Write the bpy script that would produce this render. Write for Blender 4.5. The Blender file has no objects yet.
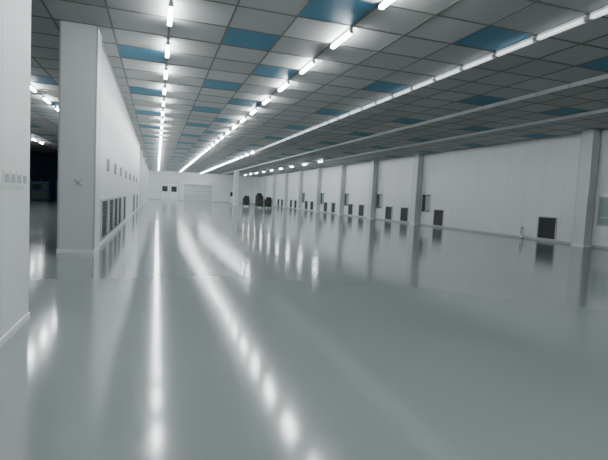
import bpy, bmesh, math, random
from mathutils import Vector, Matrix
random.seed(4)
H=5.1; TX0=0.16; TY0=7.8; T=1.2
XL,XR=-14.24,18.16; Y0,Y1=-9.0,84.6
WX=-1.34

def mat(name,col,rough=0.5,emit=None,es=0,metal=0.0,noise=0.0,nscale=3.0,spec=0.5):
    m=bpy.data.materials.new(name); m.use_nodes=True
    nt=m.node_tree; b=nt.nodes['Principled BSDF']
    b.inputs['Base Color'].default_value=(*col,1)
    b.inputs['Roughness'].default_value=rough
    b.inputs['Metallic'].default_value=metal
    b.inputs['Specular IOR Level'].default_value=spec
    if emit:
        b.inputs['Emission Color'].default_value=(*emit,1); b.inputs['Emission Strength'].default_value=es
    if noise>0:
        tc=nt.nodes.new('ShaderNodeTexCoord'); n=nt.nodes.new('ShaderNodeTexNoise')
        n.inputs['Scale'].default_value=nscale; n.inputs['Detail'].default_value=4
        r=nt.nodes.new('ShaderNodeMapRange'); r.inputs['To Min'].default_value=1-noise; r.inputs['To Max'].default_value=1+noise
        mx=nt.nodes.new('ShaderNodeVectorMath'); mx.operation='SCALE'; mx.inputs[0].default_value=col
        nt.links.new(tc.outputs['Object'],n.inputs['Vector']); nt.links.new(n.outputs['Fac'],r.inputs['Value'])
        nt.links.new(r.outputs['Result'],mx.inputs['Scale']); nt.links.new(mx.outputs['Vector'],b.inputs['Base Color'])
    return m

def wallmat(name,col,axis,rough=0.35):
    """sandwich panel wall with thin vertical seams each 1.2 m"""
    m=mat(name,col,rough); nt=m.node_tree; b=nt.nodes['Principled BSDF']
    tc=nt.nodes.new('ShaderNodeTexCoord'); sp=nt.nodes.new('ShaderNodeSeparateXYZ')
    nt.links.new(tc.outputs['Object'],sp.inputs[0])
    d=nt.nodes.new('ShaderNodeMath'); d.operation='DIVIDE'; d.inputs[1].default_value=1.2
    nt.links.new(sp.outputs[axis],d.inputs[0])
    fr=nt.nodes.new('ShaderNodeMath'); fr.operation='FRACT'; nt.links.new(d.outputs[0],fr.inputs[0])
    lt=nt.nodes.new('ShaderNodeMath'); lt.operation='LESS_THAN'; lt.inputs[1].default_value=0.012
    nt.links.new(fr.outputs[0],lt.inputs[0])
    n=nt.nodes.new('ShaderNodeTexNoise'); n.inputs['Scale'].default_value=0.6
    nt.links.new(tc.outputs['Object'],n.inputs['Vector'])
    r=nt.nodes.new('ShaderNodeMapRange'); r.inputs['To Min'].default_value=.95; r.inputs['To Max'].default_value=1.04
    nt.links.new(n.outputs['Fac'],r.inputs['Value'])
    mx=nt.nodes.new('ShaderNodeVectorMath'); mx.operation='SCALE'; mx.inputs[0].default_value=col
    nt.links.new(r.outputs['Result'],mx.inputs['Scale'])
    mi=nt.nodes.new('ShaderNodeMix'); mi.data_type='RGBA'
    nt.links.new(lt.outputs[0],mi.inputs['Factor']); nt.links.new(mx.outputs['Vector'],mi.inputs[6])
    mi.inputs[7].default_value=(col[0]*.7,col[1]*.7,col[2]*.7,1)
    nt.links.new(mi.outputs[2],b.inputs['Base Color'])
    return m

CW=(.76,.78,.775)
M_wy=wallmat('wall_panel_y',CW,'Y'); M_wx=wallmat('wall_panel_x',CW,'X')
M_col=mat('column_paint',(.65,.675,.67),.35,noise=.03,nscale=1)
M_base=mat('baseboard_white',(.80,.82,.82),.4,noise=.02)
M_baseshade=mat('baseboard_shadow_grey',(.40,.43,.43),.4,noise=.02)  # grey puts the dark shadow along the wall base into the colour
M_alu=mat('aluminium_trim',(.5,.53,.53),.35,metal=.4,noise=.03)
M_dark=mat('dark_recess',(.012,.016,.018),.6,noise=.2)
M_louv=mat('louver_grey',(.04,.045,.05),.5,noise=.1)
M_navy=wallmat('navy_wall',(.025,.06,.14),'X',.5)
M_grey=[mat('ceiling_tile_%d'%i,(c,c*1.01,c),.6,noise=.03,nscale=2) for i,c in enumerate((.39,.43,.47))]
M_blue=mat('ceiling_tile_blue',(.04,.21,.33),.5,noise=.08,nscale=2)
M_bar=mat('ceiling_bar',(.15,.15,.14),.5,noise=.05)
M_house=mat('lamp_housing',(.8,.82,.82),.4,noise=.02)
M_tube=mat('tube_lit',(1,1,1),.4,emit=(.93,.98,1.0),es=105)
M_tubedim=mat('tube_dim',(.9,.92,.92),.4,emit=(.9,.97,1),es=1.2)
M_tubeoff=mat('tube_off',(.85,.88,.88),.4,noise=.02)
M_glass=mat('dark_glass',(.05,.065,.07),.08,noise=.1)
M_glassl=mat('pale_glass',(.30,.36,.37),.1,noise=.1)
M_green=mat('green_box',(.02,.06,.04),.5,noise=.2)
M_brown=mat('carton',(.10,.08,.06),.7,noise=.2)
M_steel=mat('steel',(.06,.07,.07),.5,metal=.0,noise=.05)
M_red=mat('red_paint',(.35,.03,.02),.35,noise=.05)
M_white=mat('white_plastic',(.8,.82,.82),.35,noise=.02)
M_shut=mat('shutter_grey',(.62,.65,.65),.4,noise=.03)
M_switch=mat('switch_grey',(.42,.45,.45),.4,noise=.03)

# floor material
FC=(.215,.242,.238)
M_floor=mat('epoxy_floor',FC,.1,spec=1.0)
nt=M_floor.node_tree; b=nt.nodes['Principled BSDF']
tc=nt.nodes.new('ShaderNodeTexCoord')
n=nt.nodes.new('ShaderNodeTexNoise'); n.inputs['Scale'].default_value=.35; n.inputs['Detail'].default_value=5
nt.links.new(tc.outputs['Object'],n.inputs['Vector'])
r=nt.nodes.new('ShaderNodeMapRange'); r.inputs['To Min'].default_value=.93; r.inputs['To Max'].default_value=1.06
nt.links.new(n.outputs['Fac'],r.inputs['Value'])
mx=nt.nodes.new('ShaderNodeVectorMath'); mx.operation='SCALE'; mx.inputs[0].default_value=FC
nt.links.new(r.outputs['Result'],mx.inputs['Scale']); nt.links.new(mx.outputs['Vector'],b.inputs['Base Color'])
r2=nt.nodes.new('ShaderNodeMapRange'); r2.inputs['To Min'].default_value=.09; r2.inputs['To Max'].default_value=.15
nt.links.new(n.outputs['Fac'],r2.inputs['Value']); nt.links.new(r2.outputs['Result'],b.inputs['Roughness'])

class B:
    def __init__(s,name,mats): s.name=name; s.mats=mats; s.bm=bmesh.new()
    def box(s,x0,x1,y0,y1,z0,z1,mi=0):
        vs=[s.bm.verts.new((x,y,z)) for z in(z0,z1) for y in(y0,y1) for x in(x0,x1)]
        for f in((0,2,3,1),(4,5,7,6),(0,1,5,4),(2,6,7,3),(0,4,6,2),(1,3,7,5)):
            s.bm.faces.new([vs[i] for i in f]).material_index=mi
        return s
    def cyl(s,c,r,h,axis='Z',mi=0,seg=16,r2=None):
        m=Matrix.Translation(c)
        if axis=='X': m=m@Matrix.Rotation(math.pi/2,4,'Y')
        if axis=='Y': m=m@Matrix.Rotation(math.pi/2,4,'X')
        g=bmesh.ops.create_cone(s.bm,cap_ends=True,segments=seg,radius1=r,radius2=r if r2 is None else r2,depth=h,matrix=m)
        for v in g['verts']:
            for f in v.link_faces: f.material_index=mi
        return s
    def done(s,bevel=0):
        me=bpy.data.meshes.new(s.name); s.bm.to_mesh(me); s.bm.free()
        for m in s.mats: me.materials.append(m)
        o=bpy.data.objects.new(s.name,me); bpy.context.collection.objects.link(o)
        if bevel:
            md=o.modifiers.new('bevel','BEVEL'); md.width=bevel; md.segments=2; md.limit_method='ANGLE'
        return o

# ---------- shell
B('floor',[M_floor]).box(XL-.2,XR+.2,Y0-.2,Y1+.2,-.2,0).done()
B('wall_right',[M_wy]).box(XR,XR+.2,Y0,Y1,0,H).done()
B('wall_back',[M_wx]).box(XL,XR,Y1,Y1+.2,0,H).done()
B('wall_front',[M_wx]).box(XL,XR,Y0-.2,Y0,0,H).done()
B('wall_left_outer',[M_wy]).box(XL-.2,XL,Y0,Y1,0,H).done()
B('wall_left_partition',[M_wy]).box(WX-.22,WX,Y0,5.76,0,H).done()
B('wall_left_long',[M_wy]).box(WX-.26,WX-.06,12.16,40,0,H).done()
B('wall_left_far',[M_wy]).box(WX-.56,WX-.36,40,Y1,0,H).done()
B('wall_side_room_dark',[M_navy]).box(XL,WX-.56,60,60.2,0,H).done()
# ceiling tiles
c=B('ceiling',M_grey+[M_blue])
nx=int(round((XR-XL)/T)); ny=int(round((Y1-Y0)/T))
ix0=int(round((XL-TX0)/T)); jy0=int(round((Y0-TY0)/T))
vg={}
for a in range(nx+1):
    for d in range(ny+1): vg[a,d]=c.bm.verts.new((XL+a*T,Y0+d*T,H))
for a in range(nx):
    for d in range(ny):
        f=c.bm.faces.new([vg[a,d],vg[a,d+1],vg[a+1,d+1],vg[a+1,d]])
        i=a+ix0; j=d+jy0
        blue=(i%3==2 and j%4==0) or (i==1 and j%4==2)
        f.material_index=3 if blue else random.choice((0,1,1,2))
c.done()
B('ceiling_slab',[M_grey[0]]).box(XL-.2,XR+.2,Y0-.2,Y1+.2,H+.02,H+.2).done()
g=B('trim_ceiling_grid',[M_bar])
for a in range(1,nx):
    x=XL+a*T; g.box(x-.022,x+.022,Y0,Y1,H-.010,H-.001)
for d in range(1,ny):
    y=Y0+d*T; g.box(XL,XR,y-.022,y+.022,H-.0105,H-.0015)
g.done()
# baseboards
B('baseboard_right',[M_baseshade]).box(XR-.02,XR,Y0,Y1,0,.1).done()
B('baseboard_back',[M_baseshade]).box(WX-.3,XR-.02,Y1-.02,Y1,0,.1).done()
B('baseboard_left',[M_base]).box(WX,WX+.018,Y0,5.76,0,.07).done()
B('baseboard_left_long',[M_base]).box(WX-.06,WX-.042,12.16,40,0,.1).done()
B('trim_1',[M_alu]).box(XR-.03,XR,Y0,Y1,H-.07,H-.013).done()
B('trim_2',[M_alu]).box(WX-.06,WX-.03,12.16,40,H-.07,H-.013).done()

# ---------- columns
def column(x0,x1,y0,y1):
    o=B('column',[M_col,M_alu,M_base])
    o.box(x0,x1,y0,y1,0,H-.013,0)
    t=.03
    for (x,y) in((x0,y0),(x1,y0),(x0,y1),(x1,y1)):
        o.box(x-.004 if x==x0 else x-t, x+t if x==x0 else x+.004,
              y-.004 if y==y0 else y-t, y+t if y==y0 else y+.004,0.1,H-.014,1)
    o.box(x0-.012,x1+.012,y0-.012,y1+.012,0,.09,2)
    return o.done()
column(-2.1,WX,11.4,12.15)
for y in (44.5,54,66,76): column(WX-.75,WX+.0,y,y+.75)
RC=[-5.5,1.5,8.5,15.4,29.2,36.3,43.4,50.5,57.6,64.7,71.8,78.9]
for y in RC: column(XR-.45,XR-.025,y-.3,y+.3)

# ---------- vents and windows on right wall  (face at XR, projecting to -x)
def vent(face,sgn,yc,w=1.05,z0=.14,z1=1.16):
    o=B('wall_vent_grille',[M_alu,M_dark,M_louv])
    def bx(d0,d1,*a): 
        xs=sorted((face+sgn*d0,face+sgn*d1)); o.box(xs[0],xs[1],*a)
    bx(.0,.015,yc-w/2,yc+w/2,z0,z1,1)
    t=.05
    bx(0,.05,yc-w/2-t,yc-w/2,z0-.03,z1+t,0); bx(0,.05,yc+w/2,yc+w/2+t,z0-.03,z1+t,0)
    bx(0,.05,yc-w/2,yc+w/2,z1,z1+t,0); bx(0,.05,yc-w/2,yc+w/2,z0-.03,z0,0)
    n=9
    for k in range(n):
        z=z0+(k+.5)*(z1-z0)/n
        bx(.016,.04,yc-w/2,yc+w/2,z-.012,z+.012,2)
    return o.done()
for y in (17.55,26.6,31.1,33.6,38.9,41.4,46.0,48.4,53.2,55.4,60.2,62.4,67.3,69.5,74,76):
    vent(XR-.0,-1,y)
for y,w in ((13.75,1.4),(15.75,1.4),(17.5,1.4),(19.3,1.4),(22,1.3),(31,1.6),(36,1.6)):
    vent(WX-.06,1,y,w)
def window(n,y0,y1,z0=1.0,z1=2.18,pale=False):
    o=B('window_%d'%n,[M_alu,M_glass,M_glassl])
    x0=XR-.05
    o.box(XR-.02,XR,y0,y1,z0,z1,2 if pale else 1)
    t=.06
    o.box(x0,XR,y0-t,y0,z0-t,z1+t,0).box(x0,XR,y1,y1+t,z0-t,z1+t,0)
    o.box(x0,XR,y0,y1,z1,z1+t,0).box(x0-.03,XR,y0,y1,z0-t,z0,0)
    ym=(y0+y1)/2
    o.box(XR-.04,XR-.02,ym-.02,ym+.02,z0,z1,0)
    if pale: o.box(XR-.04,XR-.02,y0,y1,1.3,1.34,0)
    else: o.box(XR-.025,XR-.02,y0+.06,ym-.06,z0+.08,z1-.08,2)
    return o.done()
for k,y in enumerate((13.4,27.75,34.9,42.0,49.1,56.2)):
    window(k+1,y,y+ (1.45 if k==0 else .95),pale=(k==0))

# ---------- fluorescent rows
def row(x,lit,ys,L=1.2,name='fluorescent_light_row'):
    o=B(name,[M_house,M_tube,M_tubedim,M_tubeoff])
    for y in ys:
        l=lit(y)
        o.box(x-.03,x+.03,y-L/2,y+L/2,H-.07,H-.013,0)
        o.box(x-.038,x+.038,y-L/2+.03,y+L/2-.03,H-.125,H-.0701,(3,2,1)[l])
        o.box(x-.042,x+.042,y-L/2,y-L/2+.03,H-.13,H-.06,0).box(x-.042,x+.042,y+L/2-.03,y+L/2,H-.13,H-.06,0)
    return o.done()
ys=[-7.2+2.4*k for k in range(38)]
row(TX0,lambda y:2,[y+.2 for y in ys],1.1)
row(TX0+3.6,lambda y:2,ys,1.1)
ys2=[-8.4+1.2*k for k in range(77)]
row(TX0+7.2,lambda y:2 if y>37 and int(round((y+8.4)/1.2))%2==0 else 1,ys2,1.1)
row(TX0+10.8,lambda y:0,ys2,1.16)
row(TX0+14.4,lambda y:2 if y>40 else 0,[y for y in ys2 if y<40]+[y for y in ys[::2] if y>40],1.16)
row(TX0-4.6,lambda y:2 if 19<y<31 else 0,[y for y in ys if y<59])
row(TX0-9.4,lambda y:2 if 14<y<45 else 0,[y for y in ys if y<59])  # added row, not a known fixture: extra light for the side room

# ---------- switches, signs
for k,y in enumerate((4.9,5.1,5.3,5.5)):
    o=B('light_switch',[M_white,M_switch])
    o.box(WX,WX+.012,y-.065,y+.065,1.47,1.63,0)
    for q in range(3): o.box(WX+.012,WX+.02,y-.05+q*.035,y-.022+q*.035,1.51,1.59,1)
    o.done(.003)
o=B('cross_marker',[M_switch,M_white])
for a in (math.pi/4,-math.pi/4):
    m=Matrix.Translation((-1.69,11.392,1.6))@Matrix.Rotation(a,4,'Y')
    g2=bmesh.ops.create_cube(o.bm,size=1,matrix=m@Matrix.Diagonal((.2,.012,.03,1)))
o.done()
for y in (14.6,17,19.5,22.5,26,30,34):
    o=B('electrical_box',[M_switch,M_alu])
    o.box(WX-.059,WX-.0,y-.12,y+.12,2.0,2.35,0)
    o.box(WX,WX+.008,y-.08,y+.08,2.06,2.29,1)
    o.done()
# wall extinguisher near right
o=B('fire_extinguisher',[M_red,M_dark,M_white])
ex,ey=XR-.2,18.9
o.cyl((ex,ey,.24),.075,.44,mi=2).cyl((ex,ey,.49),.075,.08,mi=2,r2=.03).cyl((ex,ey,.55),.03,.06,mi=1)
o.box(ex-.08,ex+.03,ey-.012,ey+.012,.57,.60,1).cyl((ex-.09,ey,.38),.014,.34,mi=1)
o.cyl((ex,ey,.012),.08,.024,mi=1)
o.done()

# ---------- far end: doors, window band
def door(n,x0,x1,z1,mi=0):
    o=B('door_%d'%n,[M_white,M_alu,M_glass]); y=Y1-.02
    o.box(x0,x1,y-.03,y,0.0,z1,0)
    o.box(x0-.08,x0,y-.06,y,0,z1+.08,1).box(x1,x1+.08,y-.06,y,0,z1+.08,1).box(x0,x1,y-.06,y,z1,z1+.08,1)
    xm=(x0+x1)/2
    o.box(xm-.015,xm+.015,y-.035,y-.03,0,z1,2)
    for a,bb in((x0+.25,xm-.3),(xm+.3,x1-.25)): o.box(a,bb,y-.04,y-.03,z1*.5,z1*.82,2)
    o.cyl((xm-.12,y-.06,z1*.42),.025,.3,mi=1).cyl((xm+.12,y-.06,z1*.42),.025,.3,mi=1)
    return o.done()
door(1,.6,3.6,3.0); door(2,12.6,14.6,2.4)
o=B('roller_shutter_door',[M_shut,M_white,M_switch])
o.box(4.6,9.6,Y1-.04,Y1-.02,0,3.0,0)
for k in range(15): o.box(4.6,9.6,Y1-.055,Y1-.04,.1+k*.19,.18+k*.19,2 if k%5==4 else 0)
o.box(4.4,9.8,Y1-.35,Y1-.02,3.0,3.4,1).box(4.4,4.6,Y1-.1,Y1-.02,0,3,1).box(9.6,9.8,Y1-.1,Y1-.02,0,3,1)
o.done()
column(11.2,11.9,70,70.7)

# ---------- carts with goods, far right floor
def cart(x,y,hh,m):
    o=B('equipment_cart',[M_steel,m,M_brown,M_dark])
    w,d=.9,.6
    for sx in(0,1):
        for sy in(0,1):
            px,py=x+sx*(w-.04),y+sy*(d-.04)
            o.box(px,px+.04,py,py+.04,.12,hh,0)
            o.cyl((px+.02,py+.02,.06),.06,.035,axis='X',mi=3)
            o.box(px+.005,px+.035,py+.005,py+.035,.06,.12,0)
    for z in(.2,.65,hh-.03): o.box(x,x+w,y,y+d,z,z+.03,0)
    o.box(x+.04,x+w-.04,y+d-.03,y+d-.01,.23,hh-.03,0)
    o.box(x+.08,x+.8,y+.06,y+.5,.23,.55,1).box(x+.1,x+.5,y+.08,y+.5,.68,.98,2).box(x+.55,x+.82,y+.08,y+.5,.68,.9,1)
    o.box(x+.15,x+.75,y+.1,y+.5,hh,hh+.28,1)
    return o.done()
cart(11.9,56,1.3,M_green); cart(13.1,56.6,1.15,M_green); cart(12.4,59,1.6,M_dark); cart(10.9,60,1.2,M_steel)

# ---------- side room machinery
for k,(x,y) in enumerate(((-11.5,50),(-9.6,52),(-13.4,54),(-8.6,46))):
    o=B('machine_cabinet',[M_dark,M_steel,M_navy])
    o.box(x,x+1.5,y,y+1,.1,1.9,2).box(x+.05,x+1.45,y+.05,y+.95,0,.1,0)
    o.box(x+.15,x+.9,y-.02,y,1.1,1.6,0).box(x+1.05,x+1.35,y-.03,y,1.0,1.5,1)
    o.box(x+.1,x+1.4,y-.01,y,.25,.85,1).cyl((x+.75,y+.5,2.05),.1,.3,mi=1)
    o.done(.01)

# ---------- camera
p=math.atan(31.6/457); yaw=math.radians(18.0); s=.05; cc=math.sqrt(1-s*s)
F=Vector((math.sin(yaw)*math.cos(p),math.cos(yaw)*math.cos(p),-math.sin(p)))
R0=Vector((math.cos(yaw),-math.sin(yaw),0)); U0=R0.cross(F)
R=cc*R0+s*U0; U=-s*R0+cc*U0
cam=bpy.data.cameras.new('camera'); co=bpy.data.objects.new('camera',cam); bpy.context.collection.objects.link(co)
cam.sensor_width=36; cam.lens=457/608*36; cam.clip_end=300
m=Matrix((R,U,-F)).transposed().to_4x4(); m.translation=Vector((0,0,1.5)); co.matrix_world=m
bpy.context.scene.camera=co
w=bpy.data.worlds.new('world'); bpy.context.scene.world=w; w.use_nodes=True
w.node_tree.nodes['Background'].inputs[0].default_value=(.6,.7,.75,1); w.node_tree.nodes['Background'].inputs[1].default_value=.3
